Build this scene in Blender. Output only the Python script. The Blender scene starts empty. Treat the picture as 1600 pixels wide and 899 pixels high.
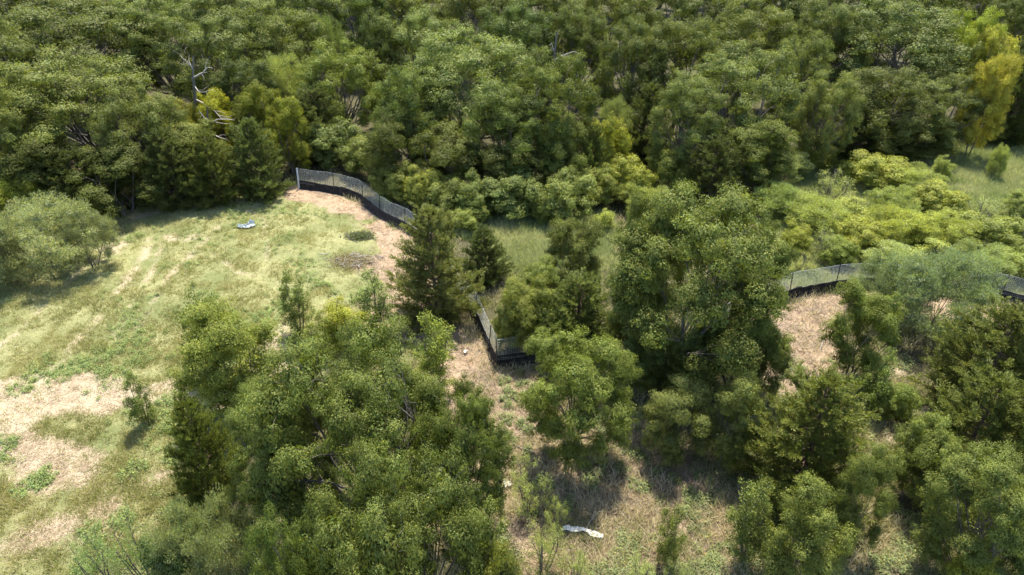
import bpy, math, random
import numpy as np
from math import radians, sin, cos, tan, pi
sc = bpy.context.scene
C = sc.collection
rng = np.random.default_rng(7); random.seed(7)

# ---------------------------------------------------------------- camera, light
CAM_H, PITCH, FPX, CX, CY = 18.0, 31.5, 1067.0, 800.0, 449.5
cam_d = bpy.data.cameras.new('camera'); cam = bpy.data.objects.new('camera', cam_d); C.objects.link(cam)
cam.location = (0, 0, CAM_H); cam.rotation_euler = (radians(90-PITCH), 0, 0)
cam_d.sensor_width = 36; cam_d.lens = 24.0; cam_d.clip_end = 5000; cam_d.clip_start = 0.1
sc.camera = cam
SUN_EL, SUN_AZ = 67.0, 10.0          # azimuth from +Y towards +X
w = bpy.data.worlds.new('World'); sc.world = w; w.use_nodes = True
nt = w.node_tree; bg = nt.nodes['Background']
sky = nt.nodes.new('ShaderNodeTexSky'); sky.sky_type = 'NISHITA'; sky.sun_disc = False
sky.sun_elevation = radians(SUN_EL); sky.sun_rotation = radians(SUN_AZ)
nt.links.new(sky.outputs[0], bg.inputs[0]); bg.inputs[1].default_value = 0.148
sd = bpy.data.lights.new('sun', 'SUN'); sd.energy = 4.6; sd.angle = radians(0.53); sd.color = (1.0, 0.945, 0.82)
sun = bpy.data.objects.new('sun', sd); C.objects.link(sun)
sun.rotation_euler = (-radians(90-SUN_EL), 0, -radians(SUN_AZ)); sun.location = (10, 40, 60)
sc.view_settings.view_transform = 'Standard'; sc.view_settings.look = 'None'
sc.view_settings.exposure = 1.57; sc.view_settings.gamma = 1.0

# ---------------------------------------------------------------- place helpers
P = radians(PITCH)
def ray(px, py):
    x = (px-CX)/FPX; v = -(py-CY)/FPX
    return np.array([x, cos(P)+v*sin(P), -sin(P)+v*cos(P)])
def ground(px, py, z=0.0):
    d = ray(px, py); t = (z-CAM_H)/d[2]
    return np.array([d[0]*t, d[1]*t, z])
def to_px(x, y, z=0.0):
    x = np.asarray(x, float); y = np.asarray(y, float); z = np.asarray(z, float)-CAM_H
    dep = y*cos(P)-z*sin(P); up = y*sin(P)+z*cos(P)
    dep = np.where(dep < .5, .5, dep)
    return CX+FPX*x/dep, CY-FPX*up/dep
def hz(x, y):
    return (0.10*np.sin(x*0.13+1.0)*np.cos(y*0.11) + 0.05*np.sin(x*0.41+y*0.23) + 0.04*np.cos(y*0.5-x*.17)
            + 0.022*np.sin(x*1.7+np.sin(y*1.1)*1.3)*np.cos(y*1.9-x*.4))
# value noise on a lattice, vectorised
_L = rng.random((256, 256))
def vnoise(x, y, s=1.0, o=0):
    x = np.asarray(x)*s+37.3*o+500; y = np.asarray(y)*s+11.7*o+500
    xi = np.floor(x).astype(int); yi = np.floor(y).astype(int); fx = x-xi; fy = y-yi
    fx = fx*fx*(3-2*fx); fy = fy*fy*(3-2*fy); g = lambda a, b: _L[a % 256, b % 256]
    return (g(xi, yi)*(1-fx)+g(xi+1, yi)*fx)*(1-fy)+(g(xi, yi+1)*(1-fx)+g(xi+1, yi+1)*fx)*fy
def fbm(x, y, s=1.0, o=0):
    return (vnoise(x, y, s, o)+.5*vnoise(x, y, s*2.1, o+1)+.25*vnoise(x, y, s*4.3, o+2))/1.75

def tag(o, label=None, cat=None, group=None, kind=None):
    for k, v in (('label', label), ('category', cat), ('group', group), ('kind', kind)):
        if v: o[k] = v
    return o
def mesh_np(name, verts, faces, k, mat, cols=None, smooth=False):
    """faces: (n,k) index array"""
    me = bpy.data.meshes.new(name); verts = np.asarray(verts, np.float32); faces = np.asarray(faces, np.int32)
    me.vertices.add(len(verts)); me.vertices.foreach_set('co', verts.ravel())
    n = len(faces); me.loops.add(n*k); me.loops.foreach_set('vertex_index', faces.ravel())
    me.polygons.add(n); me.polygons.foreach_set('loop_start', np.arange(0, n*k, k, dtype=np.int32))
    me.polygons.foreach_set('loop_total', np.full(n, k, np.int32))
    if smooth: me.polygons.foreach_set('use_smooth', np.ones(n, bool))
    if cols is not None:
        for nm, c in cols.items():
            a = me.color_attributes.new(nm, 'FLOAT_COLOR', 'POINT')
            c = np.asarray(c, np.float32)
            if c.shape[1] == 3: c = np.hstack([c, np.ones((len(c), 1), np.float32)])
            a.data.foreach_set('color', c.ravel())
    me.materials.append(mat); me.update(calc_edges=True); me.validate()
    return me
def link(name, me, parent=None):
    o = bpy.data.objects.new(name, me); C.objects.link(o)
    if parent: o.parent = parent
    return o

# ---------------------------------------------------------------- materials
def newmat(name):
    m = bpy.data.materials.new(name); m.use_nodes = True; t = m.node_tree
    return m, t, t.nodes['Principled BSDF'], t.nodes['Material Output']
def leaf_material(name, trans=0.35, rough=0.5, spec=0.35, tcol=(1.25, 1.3, 0.6)):
    m, t, b, out = newmat(name)
    a = t.nodes.new('ShaderNodeAttribute'); a.attribute_name = 'tint'
    oi = t.nodes.new('ShaderNodeObjectInfo')
    mx = t.nodes.new('ShaderNodeMix'); mx.data_type = 'RGBA'; mx.blend_type = 'MULTIPLY'; mx.inputs[0].default_value = 1
    t.links.new(a.outputs['Color'], mx.inputs[6]); t.links.new(oi.outputs['Color'], mx.inputs[7])
    t.links.new(mx.outputs[2], b.inputs['Base Color'])
    b.inputs['Roughness'].default_value = rough; b.inputs['Specular IOR Level'].default_value = spec
    m2 = t.nodes.new('ShaderNodeMix'); m2.data_type = 'RGBA'; m2.blend_type = 'MULTIPLY'; m2.inputs[0].default_value = 1
    t.links.new(mx.outputs[2], m2.inputs[6]); m2.inputs[7].default_value = (*tcol, 1)
    tr = t.nodes.new('ShaderNodeBsdfTranslucent'); t.links.new(m2.outputs[2], tr.inputs[0])
    ms = t.nodes.new('ShaderNodeMixShader'); ms.inputs[0].default_value = trans
    t.links.new(b.outputs[0], ms.inputs[1]); t.links.new(tr.outputs[0], ms.inputs[2]); t.links.new(ms.outputs[0], out.inputs[0])
    return m
M_LEAF = leaf_material('broad_leaf', .32, .55, .15)
M_NEEDLE = leaf_material('juniper_spray', .32, .6, .25)
M_FINE = leaf_material('fine_leaf', .4, .55, .3)
M_GRASS = leaf_material('grass_blade', .35, .6, .25, (1.15, 1.15, .8))
def bark_material(name, c1, c2):
    m, t, b, out = newmat(name)
    tc = t.nodes.new('ShaderNodeTexCoord'); mp = t.nodes.new('ShaderNodeMapping'); mp.inputs['Scale'].default_value = (9, 9, 2.5)
    n = t.nodes.new('ShaderNodeTexNoise'); n.inputs['Scale'].default_value = 3; n.inputs['Detail'].default_value = 6
    r = t.nodes.new('ShaderNodeValToRGB'); r.color_ramp.elements[0].color = (*c1, 1); r.color_ramp.elements[1].color = (*c2, 1)
    r.color_ramp.elements[0].position = .35; r.color_ramp.elements[1].position = .65
    t.links.new(tc.outputs['Object'], mp.inputs[0]); t.links.new(mp.outputs[0], n.inputs[0]); t.links.new(n.outputs['Fac'], r.inputs[0])
    t.links.new(r.outputs[0], b.inputs['Base Color']); b.inputs['Roughness'].default_value = .9
    bp = t.nodes.new('ShaderNodeBump'); bp.inputs['Strength'].default_value = .5; bp.inputs['Distance'].default_value = .02
    t.links.new(n.outputs['Fac'], bp.inputs['Height']); t.links.new(bp.outputs[0], b.inputs['Normal'])
    return m
M_BARK = bark_material('oak_bark', (.05, .042, .034), (.16, .14, .115))
M_CBARK = bark_material('juniper_bark', (.06, .035, .024), (.17, .11, .08))
M_DEAD = bark_material('weathered_dead_wood', (.16, .14, .12), (.42, .38, .33))

# ---------------------------------------------------------------- ground
def in_poly(px, py, poly):
    r = np.zeros(px.shape, bool); n = len(poly)
    for i in range(n):
        x0, y0 = poly[i]; x1, y1 = poly[(i+1) % n]
        if y0 == y1: continue
        c = ((y0 > py) != (y1 > py)) & (px < (x1-x0)*(py-y0)/(y1-y0)+x0)
        r ^= c
    return r
def wpoly(poly): return [tuple(ground(x, y)[:2]) for x, y in poly]
def line_dist(X, Y, pl):
    d = np.full(X.shape, 1e9)
    for (x0, y0), (x1, y1) in zip(pl[:-1], pl[1:]):
        vx, vy = x1-x0, y1-y0; L = vx*vx+vy*vy+1e-9
        t = np.clip(((X-x0)*vx+(Y-y0)*vy)/L, 0, 1)
        d = np.minimum(d, np.hypot(X-x0-t*vx, Y-y0-t*vy))
    return d
MULCH = [wpoly(p) for p in (
    [(455, 294), (502, 298), (561, 311), (592, 337), (641, 366), (712, 462), (746, 506), (771, 570), (830, 570), (850, 650), (820, 700),
     (870, 790), (760, 790), (700, 640), (680, 560), (640, 540), (580, 520), (560, 480), (600, 440), (560, 420), (520, 400), (590, 395), (575, 350), (500, 322), (430, 315)],
    [(1150, 500), (1190, 484), (1242, 463), (1344, 452), (1440, 460), (1600, 482), (1640, 500), (1640, 530), (1500, 520), (1400, 500), (1330, 500), (1300, 560), (1290, 640), (1200, 610), (1160, 560)],
    [(780, 680), (960, 660), (1010, 640), (1080, 700), (1090, 760), (1180, 800), (1180, 930), (820, 930), (760, 780)])]
BARE = [wpoly(p) for p in (
    [(-80, 612), (60, 594), (230, 592), (330, 600), (460, 560), (470, 600), (330, 640), (240, 636), (100, 650), (60, 690), (140, 705), (130, 735), (40, 745), (-80, 700)],
    [(405, 500), (450, 490), (470, 530), (440, 560), (400, 545)],
    [(60, 790), (180, 770), (230, 830), (150, 870), (60, 880), (-40, 900), (-40, 830)],
    [(1400, 520), (1450, 540), (1460, 620), (1420, 700), (1380, 730), (1370, 690), (1400, 620)],
    [(1360, 830), (1450, 840), (1460, 920), (1340, 920)],
    [(0, 690), (120, 700), (260, 740), (260, 770), (120, 760), (0, 740)])]
FIELD = wpoly([(-400, 520), (-60, 420), (0, 330), (170, 330), (250, 325), (360, 305), (468, 292), (545, 308), (640, 368), (700, 460), (690, 560), (520, 560), (470, 620), (330, 700), (330, 960), (-500, 960)])
MEADOW = [wpoly(p) for p in (
    [(700, 330), (960, 330), (960, 420), (880, 420), (800, 430), (750, 400)], [(1480, 215), (1750, 205), (1850, 330), (1640, 350), (1560, 290), (1500, 270)], [(1180, 250), (1500, 240), (1900, 330), (1900, 470), (1240, 450), (1200, 350)])]
TRACKS = [([tuple(ground(x, y)[:2]) for x, y in p], wd) for p, wd in (
    ([(240, 372), (215, 420), (165, 485), (110, 545), (60, 600)], .28), ([(258, 380), (240, 425), (205, 480), (160, 560)], .2),
    ([(345, 352), (310, 390), (262, 440), (215, 510), (180, 580)], .2), ([(385, 330), (412, 345), (418, 385), (414, 430)], .16),
    ([(210, 370), (120, 430), (30, 520), (-60, 590)], .2), ([(330, 400), (380, 430), (440, 445)], .15),
    ([(165, 348), (250, 330), (300, 320), (360, 309), (420, 300)], .42), ([(170, 385), (185, 375), (178, 392)], .5), ([(262, 372), (300, 372)], .45),
    ([(710, 520), (735, 580), (750, 620), (800, 660)], .22), ([(0, 640), (120, 622), (300, 628)], .5))]
def masks(X, Y):
    wx = X+(fbm(X, Y, .5, 3)-.5)*2.2+(fbm(X, Y, 1.7, 5)-.5)*.9; wy = Y+(fbm(X, Y, .5, 7)-.5)*2.2+(fbm(X, Y, 1.7, 9)-.5)*.9
    mul = np.zeros(X.shape)
    for p in MULCH: mul = np.maximum(mul, in_poly(wx, wy, p)*1.)
    bare = np.zeros(X.shape)
    for p in BARE: bare = np.maximum(bare, in_poly(wx, wy, p)*1.)
    bare = np.maximum(.8*bare*np.clip(fbm(X, Y, 1.1, 51)*3.2-1.1, 0, 1), in_poly(wx, wy, BARE[0])*np.clip(fbm(X, Y, .9, 53)*3.6-.3, 0, 1))
    trk = np.zeros(X.shape)
    lx = X+(vnoise(X, Y, .8, 1)-.5)*.35; ly = Y+(vnoise(X, Y, .8, 2)-.5)*.35
    for pl, wd in TRACKS:
        trk = np.maximum(trk, .75*np.clip(1.3-line_dist(lx, ly, pl)/(wd*1.5), 0, 1)*np.clip(fbm(X, Y, 1.6, 8)*2.4-.4, 0, 1))
    field = in_poly(wx, wy, FIELD)*1.
    mead = np.zeros(X.shape)
    for p in MEADOW: mead = np.maximum(mead, in_poly(wx, wy, p)*1.)
    return mul, bare, trk, field, mead

def axis(lo, hi, step, far, grow=1.22):
    a = list(np.arange(lo, hi+1e-6, step)); s = step
    while a[-1] < far: s *= grow; a.append(a[-1]+s)
    s = step
    while a[0] > -far: s *= grow; a.insert(0, a[0]-s)
    return np.array(a)
gx = axis(-34, 38, .17, 2500); gy = axis(4, 62, .17, 2500)
X, Y = np.meshgrid(gx, gy); nx, ny = len(gx), len(gy)
mul, bare, trk, field, mead = masks(X, Y)
def blur(a, k=1):
    for _ in range(k):
        a = (a+np.roll(a, 1, 0)+np.roll(a, -1, 0)+np.roll(a, 1, 1)+np.roll(a, -1, 1))/5
    return a
near = np.exp(-np.maximum(0, np.hypot(X, Y-30)-60)/40)
Z = hz(X, Y)*near + (fbm(X, Y, 3.1, 4)-.5)*.09*near - .05*blur(trk, 2)
vid = np.arange(nx*ny).reshape(ny, nx)
faces = np.stack([vid[:-1, :-1], vid[:-1, 1:], vid[1:, 1:], vid[1:, :-1]], -1).reshape(-1, 4)
m_g, t, b, out = newmat('ground')
def N(k, **kw):
    n = t.nodes.new(k)
    for a, v in kw.items(): setattr(n, a, v)
    return n
geo = N('ShaderNodeNewGeometry')
def noise(s, det=5, rough=.6, dist=0, sc3=None):
    n = N('ShaderNodeTexNoise'); n.inputs['Scale'].default_value = s; n.inputs['Detail'].default_value = det
    n.inputs['Roughness'].default_value = rough; n.inputs['Distortion'].default_value = dist
    if sc3:
        mp = N('ShaderNodeMapping'); mp.inputs['Scale'].default_value = sc3[:3]; mp.inputs['Rotation'].default_value = (0, 0, sc3[3])
        t.links.new(geo.outputs['Position'], mp.inputs[0]); t.links.new(mp.outputs[0], n.inputs[0])
    else: t.links.new(geo.outputs['Position'], n.inputs[0])
    return n.outputs['Fac']
def ramp(src, *st):
    r = N('ShaderNodeValToRGB'); e = r.color_ramp.elements
    while len(e) < len(st): e.new(.5)
    for el, (p, c) in zip(e, st): el.position = p; el.color = (*c, 1)
    t.links.new(src, r.inputs[0]); return r.outputs[0]
def mix(f, a, bb):
    m = N('ShaderNodeMix'); m.data_type = 'RGBA'; t.links.new(f, m.inputs[0]); t.links.new(a, m.inputs[6]); t.links.new(bb, m.inputs[7]); return m.outputs[2]
def mth(op, a, bb, cl=False):
    m = N('ShaderNodeMath'); m.operation = op; m.use_clamp = cl
    for i, v in enumerate((a, bb)):
        if isinstance(v, (int, float)): m.inputs[i].default_value = v
        else: t.links.new(v, m.inputs[i])
    return m.outputs[0]
at = N('ShaderNodeAttribute'); at.attribute_name = 'cover'
sp = N('ShaderNodeSeparateColor'); t.links.new(at.outputs['Color'], sp.inputs[0])
at2 = N('ShaderNodeAttribute'); at2.attribute_name = 'wear'
sp2 = N('ShaderNodeSeparateColor'); t.links.new(at2.outputs['Color'], sp2.inputs[0])
fine = noise(22, 8, .75); med = noise(1.6, 6, .65); big = noise(.35, 4, .6); streak = noise(5, 7, .75, .8, (1, 3.2, 1, .7)); straw = noise(11, 8, .75, 1.6, (1, 2.5, 1, -.5))
litter = ramp(fine, (.3, (.035, .032, .018)), (.55, (.075, .068, .036)), (.75, (.14, .13, .07)))
grass = ramp(streak, (.3, (.11, .12, .045)), (.44, (.2, .2, .085)), (.6, (.29, .275, .135)), (.76, (.44, .39, .24)))
grass2 = ramp(fine, (.3, (.075, .095, .03)), (.55, (.16, .175, .07)), (.75, (.28, .27, .13)))
grass = mix(ramp(big, (.42, (0, 0, 0)), (.62, (1, 1, 1))), grass, grass2)
soil = ramp(straw, (.25, (.22, .17, .11)), (.42, (.31, .25, .17)), (.58, (.41, .34, .235)), (.75, (.54, .46, .33)))
mulchc = ramp(straw, (.26, (.17, .115, .07)), (.42, (.28, .2, .135)), (.57, (.39, .295, .2)), (.74, (.52, .42, .3)))
mulchc = mix(ramp(med, (.45, (0, 0, 0)), (.7, (.7, .7, .7))), mulchc, ramp(fine, (.3, (.17, .1, .055)), (.7, (.37, .25, .15))))
meadc = ramp(fine, (.3, (.1, .13, .045)), (.55, (.2, .225, .09)), (.78, (.32, .32, .15)))
def jit(src, amt=.9, lo=.35, hi=.65):
    v = mth('ADD', src, mth('MULTIPLY', mth('SUBTRACT', med, .5), amt)); v = mth('ADD', v, mth('MULTIPLY', mth('SUBTRACT', fine, .5), .8))
    r = N('ShaderNodeMapRange'); r.inputs[1].default_value = lo; r.inputs[2].default_value = hi; t.links.new(v, r.inputs[0]); return r.outputs[0]
c = mix(jit(sp2.outputs[0]), litter, meadc)
c = mix(jit(sp.outputs[2]), c, grass)
c = mix(jit(sp.outputs[0]), c, soil)
c = mix(jit(sp2.outputs[1], 1.0, .3, .8), c, soil)
c = mix(jit(sp.outputs[1]), c, mulchc)
t.links.new(c, b.inputs['Base Color']); b.inputs['Roughness'].default_value = .95; b.inputs['Specular IOR Level'].default_value = .1
bp = N('ShaderNodeBump'); bp.inputs['Strength'].default_value = .9; bp.inputs['Distance'].default_value = .06
t.links.new(mth('ADD', straw, fine), bp.inputs['Height']); t.links.new(bp.outputs[0], b.inputs['Normal'])
one = np.ones(nx*ny)
cover = np.stack([blur(bare, 3).ravel(), blur(mul, 3).ravel(), blur(field, 3).ravel()], 1)
wear = np.stack([blur(mead, 4).ravel(), blur(trk, 1).ravel(), 0*one], 1)
g = link('ground', mesh_np('ground', np.stack([X, Y, Z], -1).reshape(-1, 3), faces, 4, m_g, {'cover': cover, 'wear': wear}, True))
tag(g, 'grassy clearing ground with bare sandy tracks and straw coloured mulch between the trees', kind='structure')
def gz(x, y):
    ix = np.clip(np.searchsorted(gx, x), 1, nx-1); iy = np.clip(np.searchsorted(gy, y), 1, ny-1)
    return Z[iy, ix]

# ---------------------------------------------------------------- foliage geometry
def unit(v): return v/np.maximum(np.linalg.norm(v, axis=-1, keepdims=True), 1e-9)
def rdir(n, r): return unit(r.normal(size=(n, 3)))
def leaf_quads(c, nrm, axis_, L, W, r, flat=False):
    """diamond leaves centred at c; axis_ = direction of length or None (random)"""
    n = len(c)
    if axis_ is None: axis_ = rdir(n, r)
    t1 = unit(axis_-np.sum(axis_*nrm, 1, keepdims=True)*nrm); b1 = np.cross(nrm, t1)
    L = L*(r.random((n, 1))*.7+.65); W = W*(r.random((n, 1))*.7+.65)
    v = np.stack([c-t1*L*.5, c+b1*W*.5-t1*L*.05, c+t1*L*.5, c-b1*W*.5-t1*L*.05], 1)
    return v.reshape(-1, 3)
def leaf_tris(c, nrm, axis_, L, W, r):
    n = len(c)
    if axis_ is None: axis_ = rdir(n, r)
    t1 = unit(axis_-np.sum(axis_*nrm, 1, keepdims=True)*nrm); b1 = np.cross(nrm, t1)
    L = L*(r.random((n, 1))*.8+.6); W = W*(r.random((n, 1))*.8+.6)
    return np.stack([c-t1*L*.5-b1*W*.15, c+b1*W*.5, c+t1*L*.5-b1*W*.35], 1).reshape(-1, 3)
def qfaces(n): return np.arange(n*4, dtype=np.int32).reshape(n, 4)
def tubes(paths):
    """paths: list of (pts Nx3, radii N, sides) -> verts, quads"""
    V, F = [], []; o = 0
    for pts, rad, k in paths:
        pts = np.asarray(pts, float); m = len(pts)
        d = np.gradient(pts, axis=0); d = unit(d)
        a = np.where(np.abs(d[:, 2:3]) < .9, np.array([[0, 0, 1.]]), np.array([[1., 0, 0]]))
        u = unit(np.cross(d, a)); v = np.cross(d, u)
        ang = np.arange(k)*2*pi/k
        ring = pts[:, None]+np.asarray(rad)[:, None, None]*(u[:, None]*np.cos(ang)[None, :, None]+v[:, None]*np.sin(ang)[None, :, None])
        V.append(ring.reshape(-1, 3))
        i = np.arange(m-1)[:, None]*k; j = np.arange(k)[None]; j2 = (j+1) % k
        F.append(np.stack([i+j, i+j2, i+k+j2, i+k+j], -1).reshape(-1, 4)+o); o += m*k
    return np.vstack(V), np.vstack(F)
def bend(a, b, r, n=5, amp=.12, sag=0):
    a = np.asarray(a, float); b = np.asarray(b, float); tt = np.linspace(0, 1, n)[:, None]
    L = np.linalg.norm(b-a); o = r.normal(size=3)*amp*L; o2 = r.normal(size=(n, 3))*amp*.25*L
    p = a+(b-a)*tt+np.sin(tt*pi)*o+o2*np.sin(tt*pi); p[:, 2] += sag*np.sin(tt[:, 0]*pi)*L
    return p
def tint_cols(n, r, base, var=.15, yellow=.06, clump=None):
    base = np.asarray(base); c = np.tile(base, (n, 1))*(1+(r.random((n, 1))-.5)*2*var)
    if clump is not None: c = c*clump
    hue = r.normal(size=(n, 1))*.08; c = c*np.hstack([1+hue, 1+hue*.2, 1-hue*.6])
    y = r.random(n) < yellow; c[y] = c[y]*np.array([1.7, 1.35, .9])
    return np.clip(c, 0, 1)

def make_lobed(seed, H=8., R=4., nl=18, lobe=(.3, .42), clump_r=.5, nclump=20, leaves=110, leaf=(.085, .06), base=(.1, .125, .042),
               low=.25, up=.55, squash=.75, mat=M_LEAF, style='leaf', trunk_r=.17, stems=1, dens_in=.25, topw=.85, bark=M_BARK, droop=0., yel=.03, inner=1., kk=(.5, .28), name='oak'):
    """broad-leaved crown: lobes at the ends of limbs, clumps of leaves over each lobe. Returns (crown_mesh, trunk_mesh, H, R)"""
    r = np.random.default_rng(seed)
    zc = H*(low+1)/2; rz = H*(1-low)/2
    lobes = []
    for i in range(nl):
        zz = 1-2*(i+.5)/nl; zz = zz*topw+ (1-topw)*.4; a = i*2.39996+r.random()*.9
        s = math.sqrt(max(0, 1-zz*zz)); k = kk[0]+kk[1]*r.random()
        rr = R*(lobe[0]+(lobe[1]-lobe[0])*r.random())
        c = np.array([cos(a)*s*(R-rr*.75)*(k+.35), sin(a)*s*(R-rr*.75)*(k+.35), zc+zz*(rz-rr*.55)*(k+.35)])
        c[2] = min(c[2], H-rr*.72); c[2] = max(c[2], rr*.5)
        lobes.append((c, rr))
    lobes.append((np.array([r.normal()*.1*R, r.normal()*.1*R, zc+rz*.35]), R*.42))
    LC = np.array([l[0] for l in lobes]); LR = np.array([l[1] for l in lobes])
    cc, cd, cl = [], [], []
    for i, (c, rr) in enumerate(lobes):
        k = int(nclump*(rr/(R*.36))**2)
        d = rdir(k*2, r); d[:, 2] = d[:, 2]+.18; d = unit(d)
        p = c+d*rr*np.array([1, 1, squash])*(0.8+.28*r.random((len(d), 1)))
        inside = np.zeros(len(p), bool)
        for j in range(len(lobes)):
            if j != i:
                q = (p-LC[j])/np.array([1, 1, squash]); inside |= np.linalg.norm(q, axis=1) < LR[j]*.72
        keep = ~inside | (r.random(len(p)) < dens_in*.4); p = p[keep][:k]; d = d[keep][:k]
        cc.append(p); cd.append(d); cl += [i]*len(p)
    cc = np.vstack(cc); cd = np.vstack(cd); cl = np.array(cl)
    cc[:, 2] = np.maximum(cc[:, 2], .25)
    nC = len(cc); crad = clump_r*(.6+.75*r.random(nC))
    nL = np.maximum(8, (leaves*(crad/clump_r)**2)).astype(int); idx = np.repeat(np.arange(nC), nL); n = len(idx)
    d = rdir(n, r); d[:, 2] = np.where(d[:, 2] < 0, d[:, 2]*.45, d[:, 2]); rad = (.55+.45*r.random((n, 1))**.6)*(1+.35*r.random((n, 1))**4)
    off = d*rad*crad[idx][:, None]*np.array([1, 1, .7])
    pos = cc[idx]+off
    pos += r.normal(size=pos.shape)*clump_r*.07
    out = unit(d*.8+cd[idx]*.5)
    if style == 'leaf':
        nrm = unit(out*.95+np.array([0, 0, up*.55])+rdir(n, r)*.5); ax = None
    else:      # plumes: twigs of slim leaves running outward and up
        ax = unit(out*.6+np.array([0, 0, .5-droop])+rdir(n, r)*.45); nrm = unit(np.cross(ax, rdir(n, r))+np.array([0, 0, .25]))
    v = leaf_tris(pos, nrm, ax, leaf[0]*1.25, leaf[1]*1.25, r)
    cfc = .74+.52*r.random(nC); cfl = .88+.24*r.random(len(lobes))
    cf = cfc[idx][:, None]*cfl[cl[idx]][:, None]
    col = tint_cols(n, r, base, clump=cf, yellow=yel)
    # inner foliage: broader sprays deep in each clump and lobe, so a crown is closed
    if inner:
        i2 = np.repeat(np.arange(nC), int(22*inner)); m2 = len(i2); d2 = rdir(m2, r)
        p2 = cc[i2]-cd[i2]*crad[i2][:, None]*.35+d2*r.random((m2, 1))*.55*crad[i2][:, None]
        v2 = leaf_tris(p2, unit(cd[i2]+d2*.6+rdir(m2, r)*.3), None, clump_r*.33, clump_r*.24, r)
        i3 = np.repeat(np.arange(len(lobes)), int(900*inner)); m3 = len(i3); d3 = rdir(m3, r)
        p3 = LC[i3]+d3*(.3+.42*r.random((m3, 1)))*LR[i3][:, None]*np.array([1, 1, squash]); p3[:, 2] = np.maximum(p3[:, 2], .15)
        sz3 = .11*LR[i3][:, None]+.02; v3 = leaf_tris(p3, unit(d3+rdir(m3, r)*.35), None, sz3, sz3*.75, r)
        v = np.vstack([v, v2, v3]); col = np.vstack([col, tint_cols(m2, r, base, clump=cfc[i2][:, None]*.95, yellow=0), tint_cols(m3, r, base, clump=.9, yellow=0)]); n = n+m2+m3
    col = np.repeat(col, 3, 0)
    crown = mesh_np(name+'_crown', v, np.arange(n*3).reshape(n, 3), 3, mat, {'tint': col})
    # wood
    paths = []; fork = H*low*.9+.15
    tops = []
    for s in range(stems):
        a = s*2.4+r.random(); lean = .0 if stems == 1 else .12*R
        b0 = np.array([cos(a)*lean*.5, sin(a)*lean*.5, -.25]) if stems > 1 else np.array([0, 0, -.3])
        b1 = np.array([cos(a)*lean*1.6+r.normal()*.08*R, sin(a)*lean*1.6+r.normal()*.08*R, fork+H*.12*r.random()+.3])
        p = bend(b0, b1, r, 5, .05); tr = trunk_r*(1 if stems == 1 else .6)
        paths.append((p, np.linspace(tr*1.15, tr*.75, 5), 8)); tops.append((b1, tr*.7, p))
    for i, (c, rr) in enumerate(lobes):
        b1, tr, p = tops[min(range(len(tops)), key=lambda q: np.linalg.norm(tops[q][0][:2]-c[:2]))]
        st = p[-1] if i % 3 else p[-2]
        q = bend(st, c, r, 6, .1, .05); paths.append((q, np.linspace(tr*.62, tr*.16, 6), 5))
        mine = np.where(cl == i)[0]
        for m in mine[::2 if nl > 12 else 1]:
            s0 = q[3+int(r.integers(0, 3))]; paths.append((bend(s0, cc[m]+cd[m]*crad[m]*.5, r, 4, .12, .04), np.linspace(tr*.15, tr*.035, 4), 3))
    V, F = tubes(paths)
    trunk = mesh_np(name+'_trunk', V, F, 4, bark, None, True)
    return crown, trunk, H, R

def make_cedar(seed, H=6., R=2.2, nb=120, leaves=330, base=(.11, .122, .031), prof=.8, name='juniper'):
    r = np.random.default_rng(seed); paths = [(bend((0, 0, -.3), (r.normal()*.1, r.normal()*.1, H*.93), r, 7, .02), np.linspace(.13, .02, 7), 7)]
    P_, A_, S_ = [], [], []
    lob = [(r.random()*6.28, .12+.2*r.random()) for _ in range(4)]
    for i in range(nb):
        f = ((i+.5)/nb)**1.15; z = H*(.06+.9*f); a = i*2.39996+r.random()*.7
        rad = R*(1-f)**prof*min(1, .55+f*3.0)+.10*R
        rad *= .78+.42*r.random()
        rad *= 1+sum(am*cos((k+2)*a+ph+z) for k, (ph, am) in enumerate(lob))*.7
        rise = .12+.5*f+.12*r.normal()
        s0 = np.array([0, 0, z-.25*rad]); e = np.array([cos(a)*rad, sin(a)*rad, z-.25*rad+rad*rise])
        q = bend(s0, e, r, 6, .05, -.05); paths.append((q, np.linspace(.035*(1-f)+.012, .006, 6), 3))
        ns = max(5, int(15*rad/R))
        for k in range(ns):
            tt = .3+.75*(k+.5)/ns; ii = min(4.999, tt*5); j = int(ii); base_p = q[j]*(1-(ii-j))+q[min(j+1, 5)]*(ii-j)
            if tt > 1: base_p = q[5]
            side = rdir(1, r)[0]*.9; od = unit(e-s0); sd_ = unit(od*.7+side*np.array([1, 1, .5])+np.array([0, 0, .35]))
            ln = (.2+.3*r.random())*(R/2.2)**.5*(.7 + .5*(1-f))
            P_.append(base_p); A_.append(sd_); S_.append(ln)
    P_ = np.array(P_); A_ = np.array(A_); S_ = np.array(S_); nS = len(P_)
    k = max(6, int(leaves*120*8/nS/8)); k = leaves//8
    idx = np.repeat(np.arange(nS), k); n = len(idx); u = r.random((n, 1))
    sp_ = rdir(n, r); width = .30*np.sin(np.clip(u, .05, 1)*pi*.8)+.06
    pos = P_[idx]+A_[idx]*S_[idx][:, None]*u*1.35+sp_*width*S_[idx][:, None]*np.array([1, 1, .7])
    ax = unit(A_[idx]+sp_*.55+rdir(n, r)*.25); nrm = unit(np.cross(ax, rdir(n, r))+np.array([0, 0, .3]))
    v = leaf_tris(pos, nrm, ax, .13, .04, r)
    cf = (.72+.5*r.random(nS))[idx][:, None]
    col = tint_cols(n, r, base, .18, .02, cf)
    crown = mesh_np(name+'_crown', v, np.arange(n*3).reshape(n, 3), 3, M_NEEDLE, {'tint': np.repeat(col, 3, 0)})
    V, F = tubes(paths); trunk = mesh_np(name+'_trunk', V, F, 4, M_CBARK, None, True)
    return crown, trunk, H, R

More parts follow.
